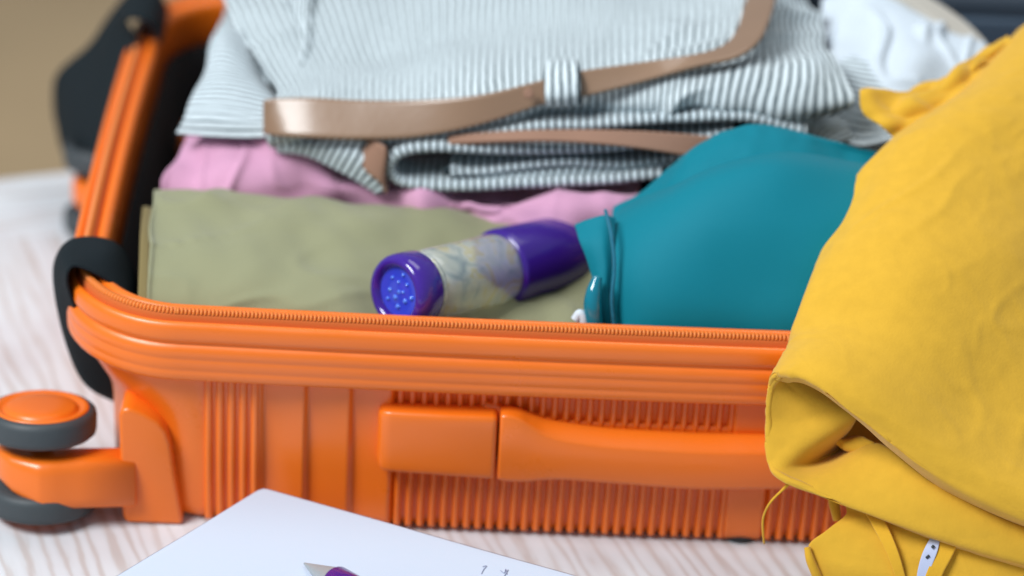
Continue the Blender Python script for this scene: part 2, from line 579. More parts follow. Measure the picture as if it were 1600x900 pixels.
def sstep(a, b, x):
    t = min(1, max(0, (x - a) / (b - a)))
    return t * t * (3 - 2 * t)
FACETS = [(10.8, 13.05), (13.15, 15.45), (15.55, 17.55)]
PANELS = [(7.6, 10.65, 0.10), (17.75, 35.9, 0.42), (38.0, 48.7, 0.42)]
def wall_disp(amount):
    def f(x):
        v = 0.0
        for a, b in FACETS:
            if a - 0.12 <= x <= b + 0.12:
                t = min(1, max(0, (x - a) / (b - a)))
                v = max(v, 0) + 0.42 * (1 - t ** 0.8) * sstep(a - 0.12, a + 0.1, x) * (1 - sstep(b, b + 0.12, x))
        for a, b, d in PANELS:
            v = max(v, d * sstep(a - 0.1, a + 0.15, x) * (1 - sstep(b - 0.15, b + 0.1, x)))
        return v * amount
    return f
rings = []
for z, d, dl, amt in [(0.35, 2.3, 1.6, 0), (0.12, 1.75, 1.6, 0.5), (0.18, 1.35, 1.6, 0.9), (0.5, 1.08, 1.55, 1), (1.0, 0.98, 1.5, 1), (3.0, 0.95, 1.5, 1), (5.0, 0.93, 1.5, 1),
                      (6.0, 0.92, 1.40, 1), (6.8, 0.91, 1.15, 1), (7.5, 0.90, 0.72, 1), (8.2, 0.90, 0.30, 1), (8.9, 0.90, 0.08, 1), (9.5, 0.90, 0.05, 1), (9.9, 0.9, 0, 1)]:
    rings.append((outline(d, dl, wall_disp(amt) if amt else None), z))
shell = ring_body('shell', rings, ORANGE, case, cap0=True)

# moulded ribs on the front wall, each a rounded bar
def rib_mesh(w, dep, z0, z1):
    bm = bmesh.new()
    n = 8
    zs = [(z0, 0.3), (z0 + 0.12, 0.85), (z0 + 0.3, 1.0), (z1 - 0.05, 1.0), (z1, 0.95)]
    rows = []
    for z, s in zs:
        rows.append([bm.verts.new(Vector((-w / 2 * math.cos(math.pi * k / n), -dep * s * math.sin(math.pi * k / n) ** 0.8, z)) * S) for k in range(n + 1)])
    for i in range(len(rows) - 1):
        for k in range(n):
            bm.faces.new((rows[i][k], rows[i][k + 1], rows[i + 1][k + 1], rows[i + 1][k]))
    bm.faces.new(rows[0][::-1]); bm.faces.new(rows[-1])
    bmesh.ops.recalc_face_normals(bm, faces=bm.faces)
    me = bpy.data.meshes.new('rib')
    bm.to_mesh(me); bm.free()
    for p in me.polygons:
        p.use_smooth = True
    me.materials.append(ORANGE)
    return me
rib_a = rib_mesh(0.44, 0.30, 0.25, 9.36)
rib_b = rib_mesh(0.40, 0.40, 0.25, 9.36)
rib_xs = [(7.95 + 0.62 * k, rib_a, 0.10) for k in range(5)] + [(18.15 + 0.63 * k, rib_b, 0.42) for k in range(29)] + [(38.35 + 0.63 * k, rib_b, 0.42) for k in range(17)]
for x, me, d in rib_xs:
    o = bpy.data.objects.new('rib', me)
    col.objects.link(o)
    o.parent = shell
    bx, by = bow(x, 0.93 + d)
    o.location = Vector((bx, by + 0.03, 0)) * S

# rim frame: profile (inset, z) swept round the outline
rim_prof = [(0.92, 9.32), (0.30, 9.30), (0.12, 9.36), (0.02, 9.52), (0.0, 9.90), (0.035, 9.98), (0.0, 10.06), (-0.02, 10.60), (0.02, 10.68), (-0.02, 10.76),
            (-0.01, 11.05), (0.04, 11.28), (0.16, 11.40), (0.24, 11.46), (0.22, 11.56), (0.12, 11.68), (0.08, 11.9), (0.10, 12.40), (0.20, 12.62), (0.36, 12.72), (0.50, 12.66), (0.58, 12.52),
            (0.74, 12.50), (1.30, 12.52), (1.42, 12.80), (1.55, 12.98), (1.80, 12.98), (2.05, 12.80), (2.12, 12.4), (2.12, 10.3), (2.05, 10.1), (1.6, 9.9)]
rim = ring_body('rim_frame', [(outline(d, 0, None), z) for d, z in rim_prof], ORANGE, case, closed=True)
tape = ring_body('zipper_tape', [(outline(d), z) for d, z in [(0.62, 12.50), (0.66, 12.85), (0.80, 13.05), (1.10, 13.05), (1.30, 12.9), (1.40, 12.6)]], ORANGE_TAPE, rim)
# zipper coil: one small bar per tooth
def along(d, pitch):
    P = np.array(outline(d)); P = np.vstack([P, P[:1]])
    s = np.concatenate([[0], np.cumsum(np.linalg.norm(np.diff(P, axis=0), axis=1))])
    t = np.arange(0, s[-1], pitch)
    X = np.interp(t, s, P[:, 0]); Y = np.interp(t, s, P[:, 1])
    T = np.gradient(np.stack([X, Y], 1), axis=0); T /= np.linalg.norm(T, axis=1, keepdims=True)
    return X, Y, T
V, F = [], []
X, Y, T = along(0.92, 0.205)
prof = [(-0.22, 0.0), (-0.20, 0.14), (-0.08, 0.22), (0.08, 0.22), (0.20, 0.14), (0.22, 0.0)]
for x, y, t in zip(X, Y, T):
    nx, ny = -t[1], t[0]
    b = len(V)
    for h in (-0.065, 0.065):
        for a, z in prof:
            V.append((x + nx * a + t[0] * h, y + ny * a + t[1] * h, 13.0 + z * (1.0)))
    k = len(prof)
    for i in range(k - 1):
        F.append((b + i, b + i + 1, b + k + i + 1, b + k + i))
    F.append(tuple(b + i for i in range(k))[::-1]); F.append(tuple(b + k + i for i in range(k)))
teeth = obj('zipper_teeth', V, F, ORANGE_TOOTH, rim)
teeth['kind'] = 'stuff'

lin = ring_body('lining', [(outline(2.3), 10.2), (outline(2.35), 10.15), (outline(2.6), 6.0), (outline(2.9, 1.2), 2.0), (outline(3.6, 1.2), 1.2)], LINING, case, cap1=True)

# side handle: mounting blocks and a grip
def local(p):
    v = Matrix.Rotation(R(-2.0), 4, 'Z') @ (Vector(p) - Vector((-23, 0, 0)))
    return v
handle = sections('side_handle', [(21.9, 0.62, 6.6, 0.45, 1.85), (23.0, 0.62, 6.5, 0.45, 1.6), (26, 0.7, 6.4, 0.4, 1.0), (36, 0.7, 6.4, 0.4, 1.0), (43.2, 0.62, 6.5, 0.45, 1.6), (44.3, 0.62, 6.6, 0.45, 1.85)], ORANGE, case)
def hsec(x, zlo, zhi, yo, yi=0.9):
    return (x, (yo + yi) / 2, (zlo + zhi) / 2, (yi - yo) / 2, (zhi - zlo) / 2)
blk = [hsec(16.25, 4.8, 7.6, 0.35), hsec(16.32, 4.5, 7.85, -0.2), hsec(16.55, 4.36, 8.02, -0.50), hsec(17.0, 4.32, 8.06, -0.60), hsec(19.5, 4.26, 8.06, -0.70), hsec(22.3, 4.18, 8.10, -0.78), hsec(22.52, 4.22, 8.06, -0.74), hsec(22.58, 4.36, 7.9, -0.55)]
sections('handle_mount', blk, ORANGE, handle, n=48, power=7)
sections('handle_mount', [(66.6 - b[0], *b[1:]) for b in blk[::-1]], ORANGE, handle, n=48, power=7)

# grip: hand profile with a sloping top face
def grip_sections():
    V, F = [], []
    xs = [22.72, 22.8, 23.2, 23.8, 24.4, 25.2, 26.4, 28.5, 31, 33.3]
    zt = [7.95, 8.16, 8.22, 8.05, 7.65, 7.20, 6.92, 6.72, 6.66, 6.62]
    ch = [0.10, 0.12, 0.16, 0.30, 0.55, 0.85, 1.0, 1.0, 1.0, 1.0]     # depth of the sloping top
    zb = [4.30, 4.12, 4.06, 4.06, 4.12, 4.28, 4.36, 4.32, 4.24, 4.18]
    yo = [-0.6, -0.80, -0.84, -0.86, -0.88, -0.92, -0.96, -1.02, -1.08, -1.1]
    xs2 = xs + [66.6 - x for x in xs[-2::-1]]
    idx = list(range(len(xs))) + list(range(len(xs) - 2, -1, -1))
    fine = np.linspace(0, len(xs2) - 1, 120)
    def I(a):
        arr = np.array([a[i] for i in idx], float)
        return cat_rom(np.stack([arr] * 3, 1), 120)[:, 0]
    X = cat_rom(np.stack([np.array(xs2)] * 3, 1), 120)[:, 0]
    ZT, CH, ZB, YO = I(zt), I(ch), I(zb), I(yo)
    n = 0
    for x, t, c, b, y in zip(X, ZT, CH, ZB, YO):
        sec = [(0.25, t + 0.40 * c), (0.05, t + 0.58 * c), (y + 0.40 + 0.42 * c, t + 0.56 * c), (y + 0.24, t + 0.10 * c), (y + 0.10, t), (y + 0.02, t - 0.14), (y - 0.03, (t + b) / 2), (y, b + 0.35), (y + 0.06, b + 0.16),
               (y + 0.2, b + 0.03), (y + 0.4, b), (0.0, b), (0.25, b + 0.2)]
        n = len(sec)
        V += [(x, bow(x + 0.7, 0)[1] + 0.75 + yy, z) for yy, z in sec]
    for i in range(119):
        for k in range(n):
            F.append((i * n + k, i * n + (k + 1) % n, (i + 1) * n + (k + 1) % n, (i + 1) * n + k))
    F.append(tuple(range(n))[::-1]); F.append(tuple(119 * n + k for k in range(n)))
    return V, F
gv, gf = grip_sections()
obj('grip', gv, gf, ORANGE, handle)

for fx_ in (36.9, 55.0):
    o = lathe('foot', [(0.0, 0.0), (1.0, 0.0), (1.15, 0.12), (1.05, 0.75), (0.0, 0.8)], 24, DARKRUB)
    o.parent = case
    o.location = Vector((fx_, 1.5, 0)) * S

# caster (front), its copy at the rear corner
tyre_prof = [(1.9, 0.15), (2.45, 0.06), (2.75, 0.12), (2.92, 0.30), (2.97, 0.6), (2.97, 1.35), (2.92, 1.62), (2.75, 1.80), (2.62, 1.84), (2.55, 1.80)]
hub_prof = [(2.56, 1.70), (2.56, 1.84), (2.50, 1.92), (2.38, 1.93), (2.25, 1.88), (2.08, 1.72), (2.0, 1.72), (1.93, 1.80), (1.86, 1.94), (1.7, 2.0), (0.9, 2.04), (0.0, 2.05)]
def make_caster(name, ox, oy):
    T0 = Matrix.Translation((ox, oy, 0))
    secs = [(-2.6, -0.6, 3.05, 0.3, 0.65), (-2.5, -0.7, 3.0, 0.75, 0.80), (-1.6, -1.1, 2.7, 1.2, 1.05), (-0.2, -1.45, 2.35, 1.4, 1.40), (0.1, -1.45, 2.30, 1.45, 1.46), (0.9, -1.3, 2.30, 1.4, 1.46), (2.0, -1.1, 2.3, 1.3, 1.46), (4.9, -0.7, 2.3, 1.2, 1.46)]
    c = sections('caster', secs, ORANGE, case, n=40, power=4.2)
    c.location = Vector((ox, oy, 0)) * S
    axle = lathe('axle', [(0.0, 1.0), (0.6, 1.0), (0.6, 5.2), (0.0, 5.2)], 24, DARKRUB); axle.parent = c
    axle.location = Vector((-0.3, 0.0, 0)) * S
    for z0, flip in ((4.35, 1), (1.62, -1)):
        t = lathe('tyre', tyre_prof, 72, RUBBER); t.parent = c
        h = lathe('hub_cap', hub_prof, 72, ORANGE); h.parent = c
        k = lathe('wheel_core', [(0.0, 0.2), (1.95, 0.2), (1.95, 0.3)], 48, DARKRUB); k.parent = c
        for q in (t, h, k):
            q.location = Vector((-0.3, 0.0, z0 - 0.06 * flip)) * S
            q.scale = (1, 1, 0.86)
            if flip < 0 and q is h:
                q.location.z += 0.3 * S
            if flip < 0:
                q.rotation_euler = (math.pi, 0, 0)
    return c
caster_f = make_caster('caster', -0.9, 1.85)
caster_f.rotation_euler = (R(-10), 0, 0)
caster_f.location.z += 0.15 * S
caster_f.location.y -= 0.55 * S
handle.location.x = 0.7 * S
def copy_part(o, parent):
    c = o.copy(); col.objects.link(c); c.parent = parent
    return c
caster_r = copy_part(caster_f, case)
caster_r.location = Vector((-1.0, 34.8, 0)) * S
for ch in list(caster_f.children):
    c_ = copy_part(ch, caster_r)
    if c_.name.startswith('hub_cap'):
        c_.data = c_.data.copy(); c_.data.materials.clear(); c_.data.materials.append(DARKRUB)
# caster housings at the corners
hp = [(3.45, 0.06), (3.3, 0.5), (3.22, 2.0), (3.2, 6.8), (3.35, 7.2), (3.8, 7.28), (4.5, 6.95), (5.2, 6.5), (5.65, 5.9), (5.9, 5.1), (6.1, 3.5), (6.55, 0.06)]
hs = prism('caster_housing', hp, 0.22, 3.6, ORANGE, case, bev=0.32, seg=4)
hs2 = prism('caster_housing', hp, 33.5, 37.5, ORANGE, case, bev=0.32, seg=4)

# elastic corner straps looping over the rim
def strap(name, rows, nu=26, nv=44):
    return loft(name, rows, nu, nv, STRAP, case, thick=0.22, offs=0)
strap('corner_strap', [
    [(-20.48, 5.20, 9.95), (-20.52, 7.20, 9.74), (-20.69, 9.00, 9.68)],
    [(-20.49, 4.20, 11.75), (-20.55, 6.60, 11.25), (-20.83, 8.80, 10.78)],
    [(-21.03, 3.80, 12.63), (-20.99, 6.40, 12.43), (-21.27, 8.80, 12.07)],
    [(-22.08, 3.60, 13.52), (-21.85, 6.20, 13.45), (-22.03, 8.40, 13.05)],
    [(-23.14, 3.50, 13.97), (-23.19, 6.00, 13.59), (-23.33, 8.20, 13.28)],
    [(-23.50, 3.20, 13.72), (-24.20, 5.80, 13.41), (-24.39, 8.20, 12.86)],
    [(-23.50, 3.40, 12.62), (-24.58, 5.80, 12.06), (-25.05, 8.20, 11.56)],
    [(-22.87, 3.90, 10.44), (-24.39, 6.00, 9.84), (-25.07, 8.40, 9.46)],
    [(-21.45, 4.70, 7.95), (-23.89, 6.40, 7.17), (-24.60, 8.60, 6.88)],
    [(-20.28, 5.80, 5.22), (-23.05, 7.00, 4.61), (-23.79, 9.00, 4.32)],
    [(-19.49, 6.40, 3.69), (-21.45, 7.60, 3.28), (-22.22, 9.20, 3.06)]])
strap('corner_strap', [
    [(-22.77, 35.00, 13.18), (-22.84, 38.00, 13.03), (-23.06, 41.00, 12.82)],
    [(-23.16, 35.00, 14.37), (-23.32, 38.00, 14.15), (-23.46, 41.00, 13.95)],
    [(-23.87, 35.00, 14.85), (-24.04, 38.00, 14.63), (-24.20, 41.00, 14.44)],
    [(-24.91, 35.00, 14.62), (-25.18, 38.00, 14.39), (-25.35, 41.00, 14.20)],
    [(-24.07, 34.50, 13.15), (-26.10, 38.00, 12.67), (-26.94, 42.00, 12.01)],
    [(-24.85, 33.00, 10.89), (-27.14, 37.60, 10.26), (-28.31, 42.00, 9.85)],
    [(-25.43, 32.00, 8.02), (-28.53, 37.20, 7.68), (-30.37, 42.00, 7.83)],
    [(-25.81, 31.60, 5.98), (-29.16, 37.20, 5.38), (-30.75, 42.00, 6.06)],
    [(-25.72, 31.60, 4.42), (-28.89, 37.20, 3.24), (-30.47, 42.00, 3.76)],
    [(-25.11, 32.00, 3.35), (-27.39, 37.60, 2.07), (-28.90, 42.00, 1.97)]])

# ------------------------------------------------------------------ olive trousers, rolled
olive = root('folded_trousers', (-9.69, 6.65, 11.00))
tag(olive, 'rolled olive green trousers along the front left of the suitcase', 'trousers')
xs_ol = [-18.9, -18.2, -15, -11, -7, -3, 1, 5, 9]
prof_ol = [(2.9, 8.0), (2.75, 10.0), (2.9, 11.6), (4.0, 12.7), (6.5, 13.3), (9.5, 13.7), (12.5, 13.5), (14.4, 13.1), (15.4, 12.0), (15.7, 10.0)]
drop = [0.25, 0.0, 0.0, -0.2, -1.2, -2.0, -2.9, -3.9, -4.8]
DW = [0.5, 0.5, 0.6, 1.0, 1.0, 0.95, 0.32, 0.08, 0.05, 0.05]
rows = [[(x - 0.10 - 0.10 * y * max(0, min(1, (-4 - x) / 12)), y + (x + 19) * 0.03, z + d * DW[i]) for i, (y, z) in enumerate(prof_ol)] for x, d in zip(xs_ol, drop)]
loft('rolled_leg', rows, 70, 120, OLIVE, olive, thick=0.25, wr=((3.2, 0.45, 1.7, 40), (1.8, 0.18, 2.2, -25), (6.0, 0.5, 1.0, 0), (2.4, -0.28, 2.5, 60)), seed=4)
end = [[(-18.9 - 0.1 - 0.10 * y - e, y * 0.97 + 0.4, z - 0.8) for (y, z) in prof_ol] for e in (0.0, 0.35, 0.6)]
loft('inner_layer', end, 50, 6, OLIVE_SHADE, olive, thick=0.3, wr=((2.0, 0.2, 2.0, 0),), seed=5)

# ------------------------------------------------------------------ pink top
pink = root('pink_top', (-14.29, 18.00, 12.17))
tag(pink, 'crumpled pink cotton top between the olive trousers and striped shorts', 'top')
loft('cloth', [
    [(-20.42, 16.20, 11.06), (-18.51, 16.20, 11.17), (-15.58, 16.20, 11.34), (-12.28, 16.20, 11.53), (-8.99, 16.20, 11.52), (-3.81, 14.60, 12.02), (1.63, 13.80, 12.25), (6.98, 13.60, 13.15)],
    [(-20.17, 16.40, 12.81), (-18.50, 16.20, 12.80), (-15.56, 16.00, 13.07), (-12.29, 16.00, 13.26), (-9.02, 16.20, 13.11), (-3.86, 14.80, 13.37), (1.56, 13.90, 13.65), (6.90, 13.60, 14.43)],
    [(-19.89, 18.00, 13.68), (-18.46, 17.40, 13.93), (-15.67, 17.00, 14.60), (-12.39, 17.00, 14.47), (-9.11, 17.60, 12.87), (-3.89, 15.60, 13.22), (1.54, 14.60, 13.82), (6.91, 14.40, 14.44)],
    [(-19.51, 20.00, 13.69), (-18.23, 19.50, 14.33), (-15.89, 19.00, 15.27), (-13.31, 19.00, 15.21), (-9.28, 20.00, 12.72), (-3.96, 18.00, 12.19), (1.56, 17.00, 12.84), (7.01, 17.00, 13.41)],
    [(-19.32, 23.00, 12.46), (-18.19, 23.00, 13.07), (-15.92, 23.00, 13.82), (-13.66, 23.00, 13.75), (-9.47, 23.00, 11.90), (-4.14, 23.00, 11.16), (1.53, 23.00, 11.49), (7.19, 23.00, 12.03)]],
    150, 50, PINK, pink, thick=0.2, wr=((4.2, 1.3, 0.6, 15), (2.0, 0.3, 1.5, 40), (2.5, -0.3, 1.8, 70)), seed=12)

# ------------------------------------------------------------------ striped shorts
shorts = root('striped_shorts', (-0.29, 16.00, 13.55))
tag(shorts, 'folded white shorts with fine dark stripes behind the olive trousers', 'shorts')
loft('upper_panel', [
    [(-14.06, 17.20, 15.32), (-9.12, 16.80, 15.80), (-4.05, 16.60, 16.46), (1.31, 16.60, 17.77), (5.95, 16.60, 18.51), (10.23, 16.60, 18.99), (14.97, 17.20, 18.60), (18.35, 18.20, 18.81)],
    [(-14.26, 16.60, 16.27), (-9.10, 16.20, 16.76), (-4.07, 16.00, 17.50), (1.27, 16.00, 18.75), (5.88, 16.00, 19.49), (10.15, 16.00, 19.81), (14.86, 16.60, 19.42), (18.71, 17.80, 19.61)],
    [(-13.95, 17.80, 17.33), (-9.19, 17.20, 17.76), (-4.15, 17.00, 18.54), (1.19, 17.00, 19.95), (5.82, 17.20, 20.59), (10.45, 17.40, 21.16), (15.19, 18.00, 20.70), (18.11, 19.00, 20.34)],
    [(-14.09, 20.00, 17.33), (-9.36, 19.60, 17.86), (-4.25, 19.20, 18.65), (1.17, 19.20, 19.76), (5.85, 19.40, 20.41), (10.89, 19.60, 21.17), (15.29, 20.20, 21.00), (17.57, 21.00, 20.62)],
    [(-15.48, 24.00, 17.31), (-9.65, 23.60, 17.81), (-4.42, 23.20, 18.57), (1.12, 23.20, 19.53), (5.91, 23.40, 20.20), (11.41, 23.60, 21.07), (15.14, 24.00, 21.11), (17.54, 25.00, 20.10)],
    [(-17.33, 29.00, 17.11), (-10.76, 28.60, 17.66), (-4.63, 28.20, 18.38), (1.06, 28.20, 19.28), (5.97, 28.40, 19.97), (11.63, 28.60, 20.78), (15.08, 29.00, 20.81), (17.35, 30.00, 19.70)],
    [(-18.97, 35.00, 16.84), (-12.00, 34.60, 17.61), (-4.89, 34.20, 18.39), (0.97, 34.20, 19.14), (6.04, 34.40, 19.76), (11.50, 34.60, 20.41), (14.86, 35.00, 20.44), (16.79, 36.00, 19.30)],
    [(-19.73, 40.00, 16.06), (-12.40, 40.00, 16.48), (-5.10, 40.00, 17.10), (0.96, 40.00, 17.66), (6.19, 40.00, 18.39), (11.80, 40.00, 19.13), (15.22, 40.00, 19.33), (16.70, 40.00, 18.54)]],
    190, 120, STRIPE, shorts, thick=0.25, wr=((5.0, 0.9, 1.6, 50), (2.2, 0.28, 2.0, 65), (3.5, -0.5, 2.2, 40)), seed=21)
loft('left_flap', [
    [(-19.76, 18.20, 15.09), (-17.56, 17.60, 15.26), (-15.33, 17.20, 15.49), (-13.50, 17.00, 15.85)],
    [(-19.24, 18.80, 15.77), (-17.45, 18.20, 16.15), (-15.40, 17.80, 16.41), (-13.58, 17.80, 16.60)],
    [(-18.93, 20.50, 16.43), (-17.10, 20.00, 16.76), (-15.24, 19.80, 16.75), (-13.77, 19.80, 16.64)],
    [(-18.63, 23.00, 16.95), (-17.39, 22.60, 17.40), (-15.69, 22.40, 17.06), (-14.38, 22.40, 16.24)],
    [(-18.53, 26.00, 17.21), (-17.65, 25.60, 17.84), (-16.38, 25.40, 17.26), (-15.05, 25.40, 16.10)],
    [(-18.40, 30.00, 16.84), (-17.82, 30.00, 17.04), (-16.86, 30.00, 16.72), (-15.49, 30.00, 15.74)]],
    60, 60, STRIPE_P, shorts, thick=0.25, wr=((3.0, 0.4, 1.5, 20),), swap=True, seed=22)
loft('side_gather', [
    [(-19.16, 31.50, 15.32), (-18.88, 36.00, 16.01), (-18.91, 40.00, 16.11)],
    [(-18.35, 29.50, 15.38), (-17.95, 33.00, 16.45), (-17.89, 38.00, 16.97)],
    [(-15.76, 25.00, 15.83), (-15.50, 30.00, 16.59), (-15.69, 36.00, 17.47)],
    [(-12.75, 20.80, 16.65), (-12.84, 26.00, 17.62), (-13.14, 34.00, 18.00)]],
    60, 40, STRIPE, shorts, thick=0.2, wr=((2.4, 0.6, 2.0, 10),), swap=True, seed=23)
def cfold(name, curve, y0, y1, material, thick, seed, back=0.6):
    """layer of cloth seen edge on: a curve at the front, pulled to the rear"""
    rows = []
    for t in np.linspace(0, 1, 5):
        rows.append([(x, y + (y1 - y0) * t, z - back * t * t) for x, y, z in curve])
    return loft(name, rows, 150, 14, material, shorts, thick=thick, wr=((2.5, 0.22, 1.4, 0),), seed=seed)
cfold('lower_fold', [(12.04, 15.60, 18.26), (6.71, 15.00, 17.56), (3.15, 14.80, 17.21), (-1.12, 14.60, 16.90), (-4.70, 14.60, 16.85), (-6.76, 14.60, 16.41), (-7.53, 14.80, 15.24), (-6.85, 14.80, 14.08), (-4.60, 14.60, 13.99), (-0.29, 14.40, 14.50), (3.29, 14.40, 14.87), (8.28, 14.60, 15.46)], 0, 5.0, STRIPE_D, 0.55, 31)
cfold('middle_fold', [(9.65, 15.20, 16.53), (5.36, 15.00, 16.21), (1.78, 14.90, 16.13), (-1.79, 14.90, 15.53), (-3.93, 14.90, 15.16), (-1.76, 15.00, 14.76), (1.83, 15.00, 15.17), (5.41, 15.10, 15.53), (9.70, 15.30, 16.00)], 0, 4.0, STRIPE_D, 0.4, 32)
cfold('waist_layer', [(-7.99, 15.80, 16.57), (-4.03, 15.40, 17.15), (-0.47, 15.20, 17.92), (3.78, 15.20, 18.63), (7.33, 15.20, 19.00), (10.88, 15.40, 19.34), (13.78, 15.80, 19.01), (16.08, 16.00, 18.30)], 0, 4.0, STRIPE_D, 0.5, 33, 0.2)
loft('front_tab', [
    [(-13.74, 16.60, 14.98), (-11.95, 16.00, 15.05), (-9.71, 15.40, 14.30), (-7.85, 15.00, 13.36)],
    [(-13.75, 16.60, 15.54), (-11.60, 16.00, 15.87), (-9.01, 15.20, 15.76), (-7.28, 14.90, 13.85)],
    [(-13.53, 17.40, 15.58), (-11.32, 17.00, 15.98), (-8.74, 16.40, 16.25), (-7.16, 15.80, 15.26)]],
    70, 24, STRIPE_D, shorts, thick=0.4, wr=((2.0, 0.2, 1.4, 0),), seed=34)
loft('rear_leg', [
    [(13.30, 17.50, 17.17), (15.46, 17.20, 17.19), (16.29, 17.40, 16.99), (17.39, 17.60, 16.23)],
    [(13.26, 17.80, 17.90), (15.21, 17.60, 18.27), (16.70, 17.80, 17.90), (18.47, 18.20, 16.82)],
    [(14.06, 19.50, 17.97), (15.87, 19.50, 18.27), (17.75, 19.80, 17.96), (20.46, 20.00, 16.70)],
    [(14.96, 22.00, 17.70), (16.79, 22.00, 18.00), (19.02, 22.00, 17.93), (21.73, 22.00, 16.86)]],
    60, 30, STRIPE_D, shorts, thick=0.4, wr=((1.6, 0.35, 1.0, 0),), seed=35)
# belt loop: a small striped tab standing over the belt
loft('belt_loop', [
    [(1.32, 15.20, 19.28), (2.32, 15.10, 19.38), (3.30, 15.20, 19.55)],
    [(1.21, 14.90, 20.11), (2.23, 14.80, 20.29), (3.22, 14.90, 20.42)],
    [(1.16, 15.80, 20.95), (2.14, 15.70, 21.20), (3.13, 15.80, 21.29)],
    [(1.24, 17.20, 21.03), (2.12, 17.10, 21.25), (3.02, 17.20, 21.29)],
    [(1.42, 19.00, 20.57), (2.14, 19.00, 20.69), (2.86, 19.00, 20.77)]],
    16, 24, STRIPE, shorts, thick=0.25, seed=36)

# ------------------------------------------------------------------ belt
belt = root('leather_belt', (-6.22, 16.00, 17.22))
tag(belt, 'smooth brown leather belt threaded round the striped shorts', 'belt')
def ribbon(name, lo, hi, material, parent, thick=0.3, nu=10, nv=120):
    rows = [[a, tuple((np.array(a) + np.array(b)) / 2), b] for a, b in zip(lo, hi)]
    return loft(name, rows, nu, nv, material, parent, thick=thick, offs=0)
ribbon('strap',
    [(-12.52, 18.50, 14.72), (-13.86, 17.00, 15.51), (-14.35, 16.40, 16.16), (-13.51, 15.50, 16.51), (-11.67, 15.05, 16.71), (-9.01, 14.90, 16.85), (-5.79, 14.90, 17.16), (-2.26, 15.00, 18.10), (1.24, 15.40, 19.38), (3.36, 15.60, 19.84), (6.51, 16.00, 20.70), (9.67, 16.60, 21.62), (11.80, 17.20, 22.03), (13.09, 18.60, 22.43), (13.80, 21.00, 22.70), (14.32, 24.00, 22.83), (14.71, 27.00, 22.82)],
    [(-12.58, 18.80, 17.16), (-13.91, 17.40, 17.80), (-14.40, 16.80, 18.12), (-13.64, 16.80, 18.28), (-11.83, 16.60, 18.51), (-9.15, 16.40, 18.60), (-5.91, 16.10, 18.92), (-2.34, 15.60, 19.67), (1.17, 16.00, 20.62), (3.28, 16.40, 21.11), (6.47, 17.00, 21.50), (9.69, 17.80, 21.80), (11.17, 19.00, 21.91), (11.95, 20.80, 22.05), (12.42, 23.40, 22.17), (12.83, 26.00, 22.24), (13.21, 29.00, 22.09)],
    BELT, belt)
ribbon('strap_end',
    [(-9.01, 15.40, 15.35), (-8.42, 14.80, 14.87), (-7.78, 14.50, 14.49), (-7.33, 14.60, 13.67)],
    [(-8.40, 15.60, 16.56), (-7.87, 15.00, 16.72), (-7.41, 14.70, 16.49), (-7.83, 14.80, 15.70)], BELT_BACK, belt, nv=30)
ribbon('strap_inner',
    [(-3.99, 14.80, 16.88), (-0.78, 14.30, 17.45), (2.41, 14.10, 17.73), (5.98, 14.10, 17.62), (8.86, 14.20, 17.27), (11.41, 14.60, 16.72)],
    [(-4.02, 15.40, 17.07), (-0.81, 14.90, 17.80), (2.38, 14.70, 18.20), (5.94, 14.70, 18.36), (8.79, 14.80, 18.32), (11.33, 15.20, 18.01)], BELT_BACK, belt, nv=60)
hole = lathe('hole_rivet', [(0.0, 0.0), (0.28, 0.0), (0.30, 0.05), (0.22, 0.07), (0.0, 0.05)], 20, BELT_BACK,
      M=Matrix.Translation((0.36, 14.90, 20.21)) @ Vector((0.05, -0.85, 0.45)).to_track_quat('Z', 'Y').to_matrix().to_4x4())
adopt(hole, belt)

# ------------------------------------------------------------------ white striped shirt at the back right
shirt = root('white_shirt', (22.10, 24.00, 15.14))
tag(shirt, 'crumpled white shirt with a cream hem behind the yellow garment', 'shirt')
loft('cloth', [
    [(16.84, 18.50, 14.96), (19.03, 18.00, 14.72), (21.60, 18.00, 14.67), (24.15, 18.00, 14.81), (26.60, 18.00, 15.77)],
    [(17.39, 20.00, 16.11), (18.95, 19.00, 16.27), (21.21, 19.00, 15.79), (23.39, 19.00, 15.92), (26.21, 19.00, 16.89)],
    [(17.95, 22.00, 17.46), (19.67, 21.00, 18.01), (21.89, 21.00, 17.94), (24.11, 21.00, 17.86), (26.63, 21.00, 18.41)],
    [(18.04, 25.00, 18.78), (19.83, 24.40, 19.15), (22.03, 24.00, 19.24), (24.30, 24.00, 18.97), (27.08, 24.00, 19.12)],
    [(17.61, 28.00, 19.52), (19.60, 27.40, 20.09), (21.83, 27.00, 20.18), (24.15, 27.00, 19.70), (27.23, 27.00, 19.26)],
    [(17.68, 31.00, 19.71), (19.39, 30.40, 20.68), (21.65, 30.00, 20.77), (24.03, 30.00, 20.07), (26.87, 30.00, 18.78)],
    [(18.19, 34.00, 19.77), (19.67, 34.00, 20.69), (21.61, 34.00, 20.80), (24.06, 34.00, 19.89), (26.44, 33.00, 18.75)]],
    90, 80, WHITE, shirt, thick=0.2, wr=((4.0, 1.1, 1.6, 60), (2.2, 0.5, 1.6, 30), (2.0, -0.4, 2, 80)), seed=41)
loft('striped_side', [
    [(17.42, 19.00, 16.99), (19.23, 18.20, 16.54), (21.41, 18.60, 17.00)],
    [(17.82, 21.20, 18.22), (19.38, 20.00, 18.25), (21.62, 20.20, 18.09)],
    [(17.82, 24.40, 19.03), (19.20, 23.60, 19.26), (21.06, 23.40, 19.05)],
    [(17.75, 27.00, 19.34), (18.81, 26.20, 19.49), (20.13, 25.80, 19.17)]],
    40, 40, STRIPE_P, shirt, thick=0.2, wr=((2.0, 0.25, 1.5, 0),), swap=True, seed=42)
